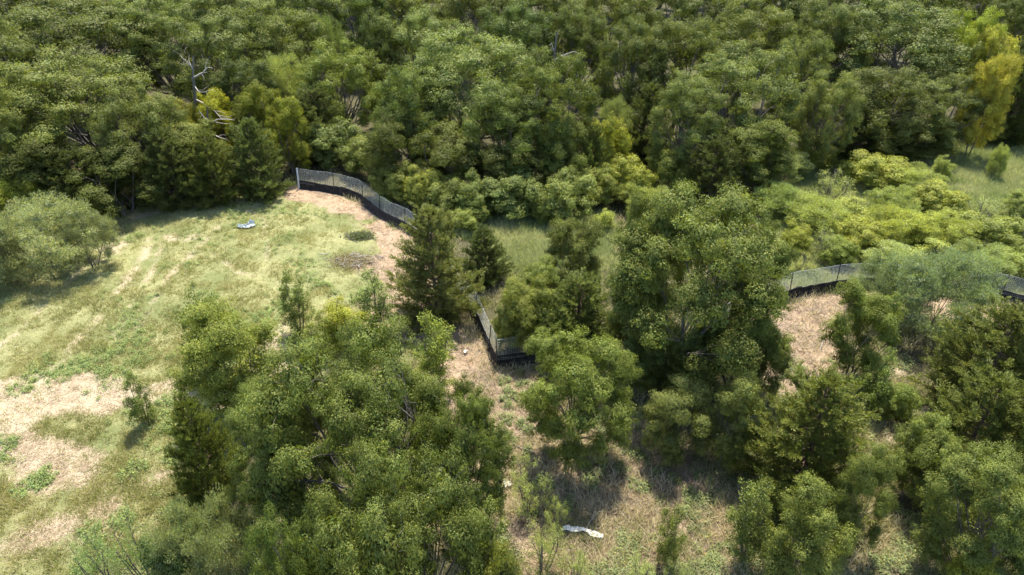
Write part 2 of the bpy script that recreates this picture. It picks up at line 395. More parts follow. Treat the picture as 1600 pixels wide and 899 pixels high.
def make_sapling(seed, H=4., R=1.2, stems=4, clumps=90, leaves=95, leaf=(.085, .055), base=(.14, .155, .042), name='sapling', mat=M_LEAF, clump_r=.27):
    r = np.random.default_rng(seed); paths = []; cc = []; cd = []
    for s in range(stems):
        a = s*6.283/stems+r.random()*.8; hh = H*(1 if s == 0 else .6+.35*r.random()); sp_ = R*(.15 if s == 0 else .45+.2*r.random())
        q = bend((cos(a)*.06, sin(a)*.06, -.2), (cos(a)*sp_, sin(a)*sp_, hh*.97), r, 8, .05); paths.append((q, np.linspace(.045, .008, 8), 5))
        m = clumps//stems
        for i in range(m):
            f = .16+.84*((i+.5)/m); jx = min(6.999, f*7); j = int(jx); p0 = q[j]*(1-(jx-j))+q[j+1]*(jx-j)
            aa = r.random()*6.28; ln = R*(.55*(1.08-f)+.1)*(.5+.8*r.random())
            e = p0+np.array([cos(aa)*ln, sin(aa)*ln, ln*.45]); paths.append((bend(p0, e, r, 3, .06), np.linspace(.012, .004, 3), 3))
            cc.append(e); cd.append(unit(e-p0+np.array([0, 0, .1])))
    cc = np.array(cc); cd = np.array(cd); nC = len(cc); crad = clump_r*(.6+.8*r.random(nC))
    idx = np.repeat(np.arange(nC), (leaves*(crad/clump_r)**2).astype(int)+5); n = len(idx)
    d = rdir(n, r); pos = cc[idx]+d*(.2+.9*r.random((n, 1)))*crad[idx][:, None]
    nrm = unit(d*.5+np.array([0, 0, .5])+rdir(n, r)*.8)
    v = leaf_quads(pos, nrm, None, leaf[0], leaf[1], r)
    cf = (.75+.5*r.random(nC))[idx][:, None]
    crown = mesh_np(name+'_crown', v, qfaces(n), 4, mat, {'tint': np.repeat(tint_cols(n, r, base, clump=cf), 4, 0)})
    V, F = tubes(paths); trunk = mesh_np(name+'_trunk', V, F, 4, M_BARK, None, True)
    return crown, trunk, H, R

KIND = {}
def kinds():
    # near oaks: dense with small leaves; far oaks: fewer, larger
    KIND['oak_near'] = [make_lobed(11+i, 8, 4, 32, (.18, .32), .31, 34, 200, (.054, .038), (.13, .146, .037), low=.12, kk=(.57, .18)) for i in range(3)]
    KIND['oak_mid'] = [make_lobed(17+i, 7, 2.9, 24, (.22, .36), .29, 32, 155, (.056, .038), (.134, .146, .034), low=.03, stems=2, trunk_r=.15) for i in range(3)]
    KIND['oak_far'] = [make_lobed(21+i, 9, 4.3, 30+i, (.17, .32), .42, 26, 110, (.088, .062), (.124, .142, .037), low=.1, trunk_r=.2, squash=.75+.08*(i % 3), kk=(.6, .14)) for i in range(5)]
    KIND['oak_small'] = [make_lobed(31+i, 5, 2.1, 15, (.22, .44), .29, 22, 130, (.062, .042), (.142, .152, .037), low=.03, stems=3, trunk_r=.11, squash=.9) for i in range(4)]
    KIND['cedar'] = [make_cedar(41+i, 6, 2.3, 170, 520, prof=(.5, .45, .62)[i]) for i in range(3)]
    KIND['shrub'] = [make_lobed(51+i, 3, 1.9, 14, (.22, .42), .27, 20, 85, (.1, .03), (.19, .21, .092), low=.02, stems=5, trunk_r=.05, style='plume', mat=M_FINE, squash=.95, inner=.5) for i in range(4)]
    KIND['bush'] = [make_lobed(61+i, 3, 1.8, 13, (.24, .42), .26, 20, 75, (.08, .048), (.16, .175, .055), low=.02, stems=4, trunk_r=.06, squash=.95) for i in range(3)]
    KIND['mesquite'] = [make_lobed(71+i, 4.5, 3, 16, (.25, .36), .36, 18, 150, (.1, .024), (.22, .24, .115), low=.14, stems=3, trunk_r=.12, style='plume', mat=M_FINE, squash=.5, droop=.5, dens_in=.3, inner=.25) for i in range(3)]
    KIND['mesquite_low'] = [make_lobed(75+i, 3.2, 3, 24, (.16, .32), .3, 34, 80, (.09, .026), (.21, .23, .115), low=.0, stems=5, trunk_r=.08, style='plume', mat=M_FINE, squash=.6, droop=.3, dens_in=.3, inner=.4) for i in range(3)]
    KIND['sapling'] = [make_sapling(81+i, leaf=(.07, .045), leaves=120) for i in range(4)]
    KIND['wisp'] = [make_sapling(91+i, 2.2, 1.4, 7, 90, 40, (.1, .018), (.26, .29, .12), mat=M_FINE, clump_r=.22) for i in range(3)]
kinds()
CNT = {}
def place(kind, px, ytop, hv, wpx, tint, label, name, cat, group=None, rot=None, dz=0.0, squeeze=(.6, 1.6)):
    lst = KIND[kind]; i = CNT.get(kind, 0); CNT[kind] = i+1; crown, trunk, H, R = lst[i % len(lst)]
    if hv > 30:     # base pixel row given
        y = ground(px, hv)[1]; d = ray(px, ytop); h = CAM_H+d[2]*y/d[1]; h = max(.6, h)
    else:
        h = hv; y = ground(px, ytop, h*.93)[1]
    d = ray(px, 0); dep = y*cos(P)+(CAM_H-h*.55)*sin(P)
    x = (px-CX)/FPX*dep; W = wpx*dep/FPX
    s = W/(2*R*1.02)
    root = bpy.data.objects.new(name, None); C.objects.link(root); root.empty_display_size = .3
    root.location = (x, y, float(gz(x, y))-.02+dz); root.rotation_euler = (0, 0, (i*2.1+px*.013) if rot is None else rot)
    sz = h/H; root.scale = (s, s*(.95+.1*((i*7) % 5)/4), sz)
    tag(root, label, cat, group)
    o = link('crown', crown, root); o.color = (*tint, 1); link('trunk', trunk, root)
    return root
# ---------------------------------------------------------------- silt fences
m_wire, t, b, out = newmat('galvanised_netting'); b.inputs['Base Color'].default_value = (.5, .54, .55, 1); b.inputs['Metallic'].default_value = .2; b.inputs['Roughness'].default_value = .45
m_post, t, b, out = newmat('steel_post'); b.inputs['Base Color'].default_value = (.05, .055, .05, 1); b.inputs['Metallic'].default_value = .3; b.inputs['Roughness'].default_value = .6
m_wpost, t, b, out = newmat('pale_post'); b.inputs['Base Color'].default_value = (.62, .65, .66, 1); b.inputs['Roughness'].default_value = .5
m_fab, t, b, out = newmat('black_woven_fabric')
n_ = t.nodes.new('ShaderNodeTexNoise'); n_.inputs['Scale'].default_value = 4; n_.inputs['Detail'].default_value = 8
r_ = t.nodes.new('ShaderNodeValToRGB'); r_.color_ramp.elements[0].color = (.008, .008, .009, 1); r_.color_ramp.elements[1].color = (.04, .032, .026, 1)
r_.color_ramp.elements[0].position = .4; r_.color_ramp.elements[1].position = .75
gg = t.nodes.new('ShaderNodeNewGeometry'); t.links.new(gg.outputs['Position'], n_.inputs[0]); t.links.new(n_.outputs[0], r_.inputs[0]); t.links.new(r_.outputs[0], b.inputs['Base Color'])
b.inputs['Roughness'].default_value = .75; b.inputs['Specular IOR Level'].default_value = .25
FENCE_H, SKIRT = 1.38, .56
def resample(pts, step):
    pts = np.asarray(pts, float); s = np.concatenate([[0], np.cumsum(np.linalg.norm(np.diff(pts, axis=0), axis=1))])
    n = max(2, int(s[-1]/step)+1); u = np.linspace(0, s[-1], n)
    return np.stack([np.interp(u, s, pts[:, k]) for k in range(2)], 1), u
def fence(pix, label, lean=.12, pale_first=False, h=FENCE_H, post_every=2.6):
    base = [ground(x, y)[:2] for x, y in pix]
    p, u = resample(base, .12); n = len(p); L = u[-1]
    for _ in range(3): p[1:-1] = (p[:-2]+p[1:-1]*2+p[2:])/4
    tang = unit(np.gradient(p, axis=0)); nr = np.stack([-tang[:, 1], tang[:, 0]], 1)
    nr *= np.where(nr[:, 1:2] < 0, 1, 1)
    root = bpy.data.objects.new('silt_fence', None); C.objects.link(root); root.location = (p[0][0], p[0][1], 0)
    tag(root, label, 'silt fence', 'silt fences along the mulched strip')
    o0 = np.array([p[0][0], p[0][1], 0])
    zz = gz(p[:, 0], p[:, 1])-.02
    r = np.random.default_rng(int(L*10)+3)
    wob = (vnoise(u, u*0, .9, 4)-.5)*.36+(vnoise(u, u*0, 3.1, 5)-.5)*.06
    top = SKIRT*(1+(vnoise(u, u*0, .7, 6)-.5)*.35+(vnoise(u, u*0, 2.9, 8)-.5)*.14)
    post_s = np.arange(.02, L, post_every); near_post = np.min(np.abs(u[:, None]-post_s[None]), 1)
    sag = .05*np.clip(near_post/(post_every/2), 0, 1)**2
    def at(f, zfrac_h):      # a point sheet at height z: leans outwards
        off = lean*(zfrac_h/h)
        return np.stack([p[:, 0]+nr[:, 0]*(off+f), p[:, 1]+nr[:, 1]*(off+f), zz+zfrac_h], 1)
    rows = [at(-.16+wob*.7, np.full(n, -.01)), at(-.07+wob*.7, np.full(n, .06)), at(wob*.5-.02, top*.35), at(wob*.35+.015, top*.65), at(wob*.15, top*.92), at(wob*.1+.02, top), at(wob*.1+.045, top*.95), at(wob*.2+.05, top*.3)]
    V = np.stack(rows, 1)-o0; m = len(rows); ids = np.arange(n*m).reshape(n, m)
    F = np.stack([ids[:-1, :-1], ids[1:, :-1], ids[1:, 1:], ids[:-1, 1:]], -1).reshape(-1, 4)
    link('fabric_skirt', mesh_np('fabric_skirt', V.reshape(-1, 3), F, 4, m_fab, None, True), root)
    # netting: vertical and horizontal wires
    paths = []
    us = np.arange(0, L, .075); wr = .0024
    def pt(s, z): 
        k = [np.interp(s, u, p[:, 0]), np.interp(s, u, p[:, 1])]; nn = [np.interp(s, u, nr[:, 0]), np.interp(s, u, nr[:, 1])]
        off = lean*z/h+.03; return [k[0]+nn[0]*off, k[1]+nn[1]*off, float(np.interp(s, u, zz))+z]
    for s in us:
        sg = float(np.interp(s, u, sag)); paths.append(([pt(s, .35), pt(s, h-sg)], [wr, wr], 3))
    for z in np.arange(.4, h+.01, .075):
        q = np.array([pt(s, z-(float(np.interp(s, u, sag))*(z/h))) for s in u[::3]]); paths.append((q, np.full(len(q), wr*(2 if z > h-.05 else 1)), 3))
    V, F = tubes(paths); link('wire_netting', mesh_np('wire_netting', V-o0, F, 4, m_wire), root)
    for k, s in enumerate(post_s):
        a = np.array(pt(s, -.2)); e = np.array(pt(s, h+.06)); d = unit(e-a); tg = np.array([np.interp(s, u, tang[:, 0]), np.interp(s, u, tang[:, 1]), 0]); nn = np.cross(tg, d)
        wdt = .055 if (pale_first and k == 0) else .02
        # T profile: flange and web
        prof = [(-wdt, 0), (wdt, 0), (wdt, .008), (.005, .008), (.005, .03+wdt*.4), (-.005, .03+wdt*.4), (-.005, .008), (-wdt, .008)]
        vv = [a+tg*q0+nn*(q1+.01)-o0 for q0, q1 in prof]+[e+tg*q0+nn*(q1+.01)-o0 for q0, q1 in prof]
        me = bpy.data.meshes.new('post'); kk = len(prof)
        me.from_pydata([tuple(x) for x in vv], [], [(i, (i+1) % kk, kk+(i+1) % kk, kk+i) for i in range(kk)]+[tuple(range(kk, 2*kk))])
        me.materials.append(m_wpost if (pale_first and k == 0) else m_post); link('post', me, root)
    return root
fence([(466.5, 294), (502, 298), (527, 301.5), (549, 307), (561.5, 311), (577, 324), (592.6, 338), (611, 349), (633, 360), (645, 367), (668, 385), (690, 425), (712, 463),
       (734, 484), (746, 506), (756, 532), (765, 553), (774, 571)], 'black silt fence winding from its pale end post down past the tall cedar', pale_first=True)
fence([(776, 572.5), (792, 571), (818, 567), (850, 562), (880, 556)], 'short stretch of black silt fence turning right at the corner behind the leafy oak', lean=.15)
fence([(1120, 520), (1160, 497), (1190, 483), (1215, 472), (1242.5, 462.5), (1278, 458), (1325, 453), (1344, 452), (1390, 453), (1430, 455), (1470, 458), (1510, 462), (1537, 466.6), (1581, 476), (1660, 492)],
      'black silt fence curving behind the bare mulch patch at right of the big central oak', lean=.1)

# ---------------------------------------------------------------- litter: sheets, branches
def crumple(name, px, py, L, W, seed, mat, label, cat, rot, amp=.12, curve=0., peak=0.):
    r = np.random.default_rng(seed); n, m = 60, 22
    u = np.linspace(-.5, .5, n)[:, None]*np.ones((1, m)); v = np.linspace(-.5, .5, m)[None]*np.ones((n, 1))
    wv = .6+.55*vnoise(u*4, v*0, 1, seed)
    x = u*L; y = v*W*wv+curve*(u*u*4-.3)*L+(vnoise(u*5, v*0, 1, seed+3)-.5)*W*.6
    z = .03+amp*(vnoise(u*9, v*7, 1, seed+5)**2)+amp*.6*vnoise(u*22, v*13, 1, seed+6)+peak*np.exp(-((u-.3)**2+(v-.2)**2)*18)
    x = x+(r.random(x.shape)-.5)*.02
    ids = np.arange(n*m).reshape(n, m); F = np.stack([ids[:-1, :-1], ids[1:, :-1], ids[1:, 1:], ids[:-1, 1:]], -1).reshape(-1, 4)
    me = mesh_np(name, np.stack([x, y, z], -1).reshape(-1, 3), F, 4, mat, None, True); o = link(name, me)
    sm = o.modifiers.new('thickness', 'SOLIDIFY'); sm.thickness = .008
    g0 = ground(px, py); o.location = (g0[0], g0[1], float(gz(g0[0], g0[1]))+.05); o.rotation_euler = (0, 0, radians(rot)); tag(o, label, cat); return o
m_cloth, t, b, out = newmat('white_plastic_sheet'); b.inputs['Base Color'].default_value = (.78, .74, .66, 1); b.inputs['Roughness'].default_value = .9; b.inputs['Specular IOR Level'].default_value = .1
m_net, t, b, out = newmat('pale_mesh_netting'); b.inputs['Base Color'].default_value = (.13, .16, .17, 1); b.inputs['Roughness'].default_value = .4
b.inputs['Transmission Weight'].default_value = 0
crumple('plastic_sheet', 910, 833, 1.3, .2, 3, m_cloth, 'long crumpled white plastic sheet lying on straw beside a pale branch', 'plastic sheet', -16, .08, -.06)
crumple('plastic_bag', 793, 757, .24, .2, 8, m_cloth, 'small white plastic bag on the ground beside the large foreground oak', 'plastic bag', 20, .12)
crumple('paper_scrap', 727, 550, .2, .12, 12, m_cloth, 'small white paper scrap on the bare strip near the fence corner', 'scrap', 60, .05)
crumple('netting_heap', 386, 357, .95, .6, 5, m_net, 'pale bluish heap of discarded netting lying alone on the mown grass', 'netting', 25, .06, .05, .25)
def branch(px, py, L, rot, seed, label, rad=.02, mat=M_DEAD, twigs=4, lift=.12):
    r = np.random.default_rng(seed); q = bend((0, 0, .05), (L, 0, lift), r, 8, .09); paths = [(q, np.linspace(rad, rad*.35, 8), 6)]
    for k in range(twigs):
        s0 = q[2+k % 5]; e = s0+np.array([.35*L*(.5+r.random()*.6), (r.random()-.5)*.5*L, .05+.12*r.random()]); paths.append((bend(s0, e, r, 4, .1), np.linspace(rad*.45, rad*.15, 4), 4))
    V, F = tubes(paths); o = link('fallen_branch', mesh_np('fallen_branch', V, F, 4, mat, None, True)); g0 = ground(px, py)
    o.location = (g0[0], g0[1], float(gz(g0[0], g0[1]))); o.rotation_euler = (0, 0, radians(rot)); tag(o, label, 'branch', 'fallen branches'); return o
branch(915, 831, .95, 52, 1, 'pale curved bare branch rising right from the white plastic sheet', .02)
branch(925, 800, .5, 95, 2, 'short forked pale stick lying above the pale curved branch', .012)
branch(800, 690, 1.6, -14, 3, 'dark fallen limb in the shade below the leafy oak', .03, M_BARK)
branch(1282, 545, .9, 60, 4, 'bleached stick leaning by the shrub beside the right mulch patch', .018)
branch(1400, 512, 1.1, -100, 5, 'pale snapped stick standing between the two shrubs by the right fence', .02)
branch(725, 640, 1.2, 20, 6, 'thin brown branch lying across the bare mulched strip', .02, M_BARK)

# brush piles
def brush(px, py, wpx, h, seed, label, leafy):
    r = np.random.default_rng(seed); g0 = ground(px, py); dep = g0[1]*cos(P)+CAM_H*sin(P); R0 = wpx/FPX*dep*.5; paths = []
    for k in range(90):
        a = r.random()*6.28; q0 = np.array([r.normal()*.6*R0, r.normal()*.4*R0, r.random()*h*.6]); L = R0*(.3+.5*r.random()); d = np.array([cos(a), sin(a)*.7, r.normal()*.25])*L
        paths.append((bend(q0-d*.5, q0+d*.5, r, 5, .1), np.linspace(.016, .005, 5)*(1+r.random()), 4))
    V, F = tubes(paths); V[:, 2] = np.maximum(V[:, 2], .0)
    root = bpy.data.objects.new('brush_pile', None); C.objects.link(root); root.location = (g0[0], g0[1], float(gz(g0[0], g0[1]))); tag(root, label, 'brush pile')
    link('branches', mesh_np('brush_branches', V, F, 4, M_DEAD if not leafy else M_BARK, None, True), root)
    n = 5000; d = rdir(n, r); d[:, 2] = abs(d[:, 2]); pos = np.abs(r.normal(size=(n, 3)))*np.sign(d)*np.array([R0*.5, R0*.34, h*.45])
    v = leaf_tris(pos, unit(rdir(n, r)+np.array([0, 0, .6])), None, .08, .045, r)
    o = link('leaves', mesh_np('brush_leaves', v, np.arange(n*3).reshape(n, 3), 3, M_LEAF, {'tint': np.repeat(tint_cols(n, r, (.1, .12, .05) if leafy else (.24, .2, .12)), 3, 0)}), root)
brush(548, 408, 60, .2, 3, 'low brown brush pile beside the mulched strip', False)
brush(562, 370, 36, .2, 4, 'small dark green heap of cut brush near the fence bend', True)
# dead trees
def dead_tree(px, ytop, h, label, seed, spread=1.0):
    r = np.random.default_rng(seed); y = ground(px, ytop, h*.95)[1]; dep = y*cos(P)+(CAM_H-h)*sin(P); x = (px-CX)/FPX*dep
    root = bpy.data.objects.new('dead_tree', None); C.objects.link(root); root.location = (x, y, float(gz(x, y))); tag(root, label, 'dead tree')
    tr = bend((-1.1*spread, 0, -.3), (.1, 0, h), r, 7, .03); V, F = tubes([(tr, np.linspace(.2, .05, 7), 8)]); link('trunk', mesh_np('dead_trunk', V, F, 4, M_BARK, None, True), root)
    for (f, dx, dy, dz, rad) in ((.8, 1.3, -.5, .75, .075), (.72, 1.2, -.7, -.15, .05), (.6, 1.9, -1.0, -1.0, .06), (.5, -1.7, -.8, -.5, .05), (.42, 1.5, -1.2, -.9, .05), (.86, -.35, -.3, .9, .05)):
        i = f*6; j = int(i); s0 = tr[j]*(1-(i-j))+tr[min(6, j+1)]*(i-j); e = s0+np.array([dx, dy, dz])*spread
        q = bend(s0, e, r, 6, .07); paths = [(q, np.linspace(rad, rad*.4, 6), 5)]
        for k in range(5):
            a = q[2+k % 4]; paths.append((bend(a, a+np.array([dx*.3, dy*.2, 0])+r.normal(size=3)*.32, r, 4, .12), np.linspace(rad*.35, rad*.1, 4), 3))
        V, F = tubes(paths); link('limb', mesh_np('dead_limb', V, F, 4, M_DEAD if f > .55 or rad > .05 else M_BARK, None, True), root)
    return root
dead_tree(300, 98, 7.6, 'bleached dead tree with forked broken top standing in the left forest', 4)
dead_tree(322, 178, 4.8, 'low tangle of bare grey branches hanging below the forked dead tree', 9, .8)
dead_tree(868, 62, 8.2, 'grey dead tree with bare limbs in a gap of the central forest', 14, .8)
# ---------------------------------------------------------------- trees and shrubs
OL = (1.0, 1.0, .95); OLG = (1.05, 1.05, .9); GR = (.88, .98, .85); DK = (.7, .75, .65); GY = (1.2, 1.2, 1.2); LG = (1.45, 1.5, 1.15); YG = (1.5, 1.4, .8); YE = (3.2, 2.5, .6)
F1 = 'oaks of the forest behind the clearing'
_tv = random.Random(5)
def oak(px, yt, h, w, tint, label, kind='oak_far', group=F1):
    v = .86+.3*_tv.random(); yv = 1+.07*(_tv.random()-.5); tint = (tint[0]*v*yv, tint[1]*v, tint[2]*v)
    place(kind, px, yt, h, w, tint, label, 'oak_tree', 'oak tree', group)
def cedar(px, yt, h, w, tint, label, group='cedars'): place('cedar', px, yt, h, w, tint, label, 'cedar_tree', 'cedar tree', group)
def shrub(px, yt, h, w, tint, label, kind='shrub', group='shrubs of the thicket', name='shrub', cat='shrub'): place(kind, px, yt, h, w, tint, label, name, cat, group)
# left forest
oak(130, 95, 8.5, 250, OLG, 'broad olive oak at the forest front, directly above the yellow-green mesquite')
oak(15, 130, 8.0, 150, OLG, 'olive oak cut by the left edge at the forest front')
oak(225, 150, 7.0, 130, OL, 'rounded oak at the forest front, left of the forked dead tree')
oak(120, 10, 9.5, 260, OLG, 'wide olive-brown oak crown in the second forest row at far left')
oak(-30, 40, 9.5, 180, OL, 'oak crown in the top left corner')
oak(255, 5, 9.5, 150, OL, 'oak crown behind the forked dead tree, left of its top')
oak(345, 25, 9.2, 170, OL, 'oak crown behind the forked dead tree, right of its top')
oak(440, 15, 9.2, 150, OLG, 'olive oak crown above the pale yellow-green elm')
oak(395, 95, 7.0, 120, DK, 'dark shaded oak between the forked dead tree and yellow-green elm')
oak(30, -40, 10, 210, OL, 'forest oak cut by the top edge at far left')
oak(200, -45, 10, 190, OLG, 'forest oak cut by the top edge, second from left')
oak(350, -35, 10, 180, OL, 'forest oak cut by the top edge above the forked dead tree')
oak(300, 190, 5.0, 110, OLG, 'low oak hung with bare twigs below the forked dead tree', 'oak_small')
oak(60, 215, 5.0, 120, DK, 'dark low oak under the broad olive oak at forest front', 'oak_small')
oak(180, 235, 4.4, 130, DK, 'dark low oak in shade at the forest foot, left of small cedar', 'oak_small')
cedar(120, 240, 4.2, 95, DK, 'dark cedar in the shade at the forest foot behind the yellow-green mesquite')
cedar(265, 215, 4.8, 85, (.85, .9, .9), 'dark cedar at the forest foot below the forked dead tree')
cedar(395, 195, 5.0, 84, (.95, 1.05, 1.0), 'rounded dark green cedar left of the fence end post')
cedar(330, 215, 4.6, 70, (1.1, 1.1, .9), 'narrow cedar immediately left of the rounded cedar at the forest foot')
cedar(490, 145, 5.2, 85, (.9, .95, 1.0), 'dark cedar behind the fence end post')
oak(440, 82, 7.2, 92, (.95, .98, .6), 'pale yellow-green elm standing out in the left forest', 'mesquite')
oak(405, 135, 6.0, 80, (1.15, 1.2, .65), 'yellow-green small tree below the pale yellow-green elm', 'oak_small')
oak(335, 145, 5.6, 70, (1.7, 1.6, .6), 'small yellow-leaved tree right of the bare grey branches', 'oak_small')
oak(290, 165, 5.2, 60, (1.3, 1.2, .6), 'small yellow-tinged tree among the bare grey branches', 'oak_small')
oak(450, 160, 5.4, 70, (1.2, 1.25, .65), 'small yellow-green tree between the rounded cedar and the dark cedar', 'oak_small')
oak(40, 225, 4.2, 80, (1.55, 1.5, .6), 'yellow-green small tree at the left edge of the forest foot', 'oak_small')
oak(30, 282, 3.0, 70, (1.4, 1.35, .55), 'yellow-green low bush behind the yellow-green mesquite', 'bush')
oak(320, 240, 3.2, 60, (1.35, 1.35, .6), 'yellow-green low bush at the foot of the narrow cedar', 'bush')
# forest above the fence
oak(535, 75, 7.6, 130, LG, 'light green feathery tree behind the silt fence end', 'oak_far')
oak(515, 22, 8.4, 60, (.8, .9, .55), 'bright yellow-green treetop near the top edge, left of centre', 'mesquite')
oak(480, -15, 9.5, 120, DK, 'dark treetop cut by the top edge above the light green tree')
oak(560, -25, 9.5, 120, GR, 'green oak cut by the top edge, left of the big rounded crowns')
oak(600, 30, 9, 90, DK, 'dark narrow oak left of the big rounded crowns')
oak(650, 22, 9.2, 150, GY, 'grey-green rounded oak in the second row above the middle fence')
oak(735, 62, 9.0, 210, GY, 'broad grey-green oak at the forest front left of centre')
oak(640, 115, 7.6, 120, GR, 'oak filling the front left shoulder of the broad grey-green oak')
oak(860, 92, 8.8, 150, (1.1, 1.15, .9), 'yellow-tinged oak at the forest front right of the broad grey-green oak')
oak(790, 140, 7.2, 150, GR, 'green oak in front between the two broad forest-front oaks')
oak(800, 12, 9.2, 140, GR, 'round dark green oak right behind the broad grey-green oak')
oak(745, -30, 10, 140, OL, 'oak cut by the top edge above the broad grey-green oak')
oak(855, -28, 10, 130, OL, 'oak cut by the top edge above the bare grey-limbed tree')
oak(640, -35, 10, 120, OLG, 'olive oak cut by the top edge above the grey-green rounded oak')
oak(905, 15, 9.0, 110, OL, 'olive oak beside the grey dead tree of the central forest')
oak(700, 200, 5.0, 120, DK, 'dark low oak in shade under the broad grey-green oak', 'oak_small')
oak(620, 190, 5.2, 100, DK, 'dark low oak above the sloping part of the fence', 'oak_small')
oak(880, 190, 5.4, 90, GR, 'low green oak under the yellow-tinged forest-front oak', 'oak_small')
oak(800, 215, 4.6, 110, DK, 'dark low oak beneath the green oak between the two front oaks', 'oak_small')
# forest right of centre
oak(985, 40, 9.0, 120, OL, 'olive oak behind the pointed cedar at the forest edge')
oak(960, -20, 10, 130, OLG, 'olive oak cut by the top edge, just right of centre')
oak(1060, 35, 9.2, 140, OLG, 'olive oak left of the broad grey oak and behind it')
oak(1155, 85, 8.6, 180, GY, 'broad grey-leaved oak at the forest front above the central oak')
oak(1075, 130, 7.4, 130, GY, 'grey-green oak right of the pointed cedar')
oak(1070, -32, 10, 150, OL, 'oak cut by the top edge above the broad grey-leaved oak')
oak(1170, 10, 9.2, 140, OLG, 'olive oak immediately behind the broad grey-leaved oak')
oak(1190, -40, 10, 140, OL, 'oak cut by the top edge, right above the broad grey-leaved oak')
oak(1245, 60, 8.5, 100, OL, 'oak in the darker hollow between the two broadest right crowns')
oak(1290, 10, 9.5, 130, OL, 'oak behind the darker hollow at the upper right')
oak(1300, -45, 10, 150, GR, 'oak cut by the top edge left of the widest right crown')
oak(1400, 8, 9.8, 210, (1.05, 1.08, 1.1), 'widest oak crown of the right forest, left of the yellow tree')
oak(1370, 98, 250, 150, OL, 'oak at the forest front below the widest right crown')
oak(1460, 108, 238, 130, GY, 'grey-green oak at the forest front below the yellow tree')
oak(1420, -45, 10, 150, OL, 'oak cut by the top edge over the widest right crown')
oak(1290, 120, 7.0, 100, GY, 'grey-green smaller oak at the forest front, in the hollow')
oak(1575, 0, 9.2, 120, DK, 'dark oak behind the yellow tree at the upper right')
oak(1640, 30, 9.2, 120, DK, 'dark oak cut by the right edge near the top corner')
oak(1540, -40, 10, 130, OL, 'oak cut by the top edge above the yellow tree')
oak(1660, -30, 10, 150, OL, 'oak in the top right corner')
oak(1505, 20, 9.4, 95, (1.6, 1.65, .8), 'tall yellow-green tree beside the widest right crown', 'oak_far')
oak(1538, 48, 8.4, 74, (2.0, 1.8, 1.2), 'bright yellow tree in front of the dark upper right oak', 'oak_small')
oak(1542, 95, 7.4, 66, (2.35, 2.0, 1.2), 'lowest and brightest yellow tree of the upper right', 'oak_small')
oak(1440, 178, 246, 110, DK, 'dark low oak at the forest foot above the thicket', 'oak_small')
oak(1540, 168, 222, 80, GY, 'grey-green small tree at the meadow edge below the yellow trees', 'oak_small')
oak(1180, 190, 5.4, 110, GR, 'low green oak under the broad grey-leaved oak', 'oak_small')
cedar(1015, 132, 250, 78, (.95, 1.0, 1.0), 'pointed cedar standing before the forest right of centre')
cedar(1350, 158, 255, 90, DK, 'dark cedar at the forest foot under the widest right crown')
cedar(1400, 180, 250, 70, DK, 'smaller dark cedar right of the cedar under the widest crown')
cedar(1592, 100, 226, 80, (.7, .8, .75), 'tall dark cedar at the right edge behind the meadow')
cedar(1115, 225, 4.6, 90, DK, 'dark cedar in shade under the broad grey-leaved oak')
cedar(925, 205, 4.6, 60, (.9, 1, .9), 'small cedar at the forest foot left of the pointed cedar')
oak(962, 145, 250, 66, (.75, .8, .6), 'yellow-green tree left of the pointed cedar', 'mesquite', F1)
oak(950, 190, 4.6, 70, (1.6, 1.5, .7), 'yellow-leaved bush between small cedar and pointed cedar', 'bush')
for k, (px, yt, w_) in enumerate([(-150, 60, 220), (-260, 20, 240), (-120, -60, 200), (120, -85, 200), (270, -85, 200), (420, -80, 190), (520, -85, 180), (620, -85, 180), (720, -90, 180), (830, -85, 180), (930, -85, 170), (1030, -88, 180), (1140, -90, 180),
        (1250, -92, 180), (1370, -92, 190), (1490, -90, 180), (1600, -92, 180), (1730, -20, 190), (1760, 60, 150), (1740, -90, 180)]):
    oak(px, yt, 10, w_, OL, 'farther forest oak beyond the rows that fill the top of the picture', 'oak_far', 'forest oaks beyond the picture edge')
# bushes along the forest foot and behind the fence
G2 = 'bushes along the forest foot'
for px, yt, h, w_, tn, lab in [
    (522, 196, 3.2, 90, (.95, 1.05, .95), 'dark green bush directly behind the netting at the fence end'),
    (578, 222, 2.6, 80, (1.15, 1.2, .9), 'green bush behind the first bend of the fence'),
    (620, 262, 2.6, 80, (1.35, 1.35, .95), 'light green bush behind the sloping part of the fence'),
    (665, 265, 2.8, 70, (1.5, 1.45, .9), 'yellow-green bush above the top of the tall fence cedar'),
    (700, 285, 2.4, 70, (1.1, 1.15, .9), 'green bush between the fence cedar and the forest foot'),
    (745, 282, 2.6, 80, (1.0, 1.1, .9), 'dark green bush at the forest foot above the small clearing'),
    (800, 275, 2.8, 100, (1.0, 1.1, .95), 'widest green bush at the forest foot above the small clearing'),
    (888, 278, 3.0, 92, (1.25, 1.32, 1.1), 'rounded pale bluish green bush at the right of the small clearing'),
    (850, 305, 1.9, 50, (1.1, 1.2, .9), 'little green bush left of the rounded pale bluish green bush'),
    (930, 262, 2.8, 70, (1.3, 1.3, .9), 'green bush behind the rounded pale bluish green bush'),
    (985, 255, 2.8, 80, (1.6, 1.55, .85), 'yellow-green bush below the pointed cedar'),
    (1050, 240, 3.0, 80, (1.4, 1.4, .9), 'light green bush right of the pointed cedar base')]:
    shrub(px, yt, h, w_, tn, lab, 'bush', G2, 'bush', 'bush')
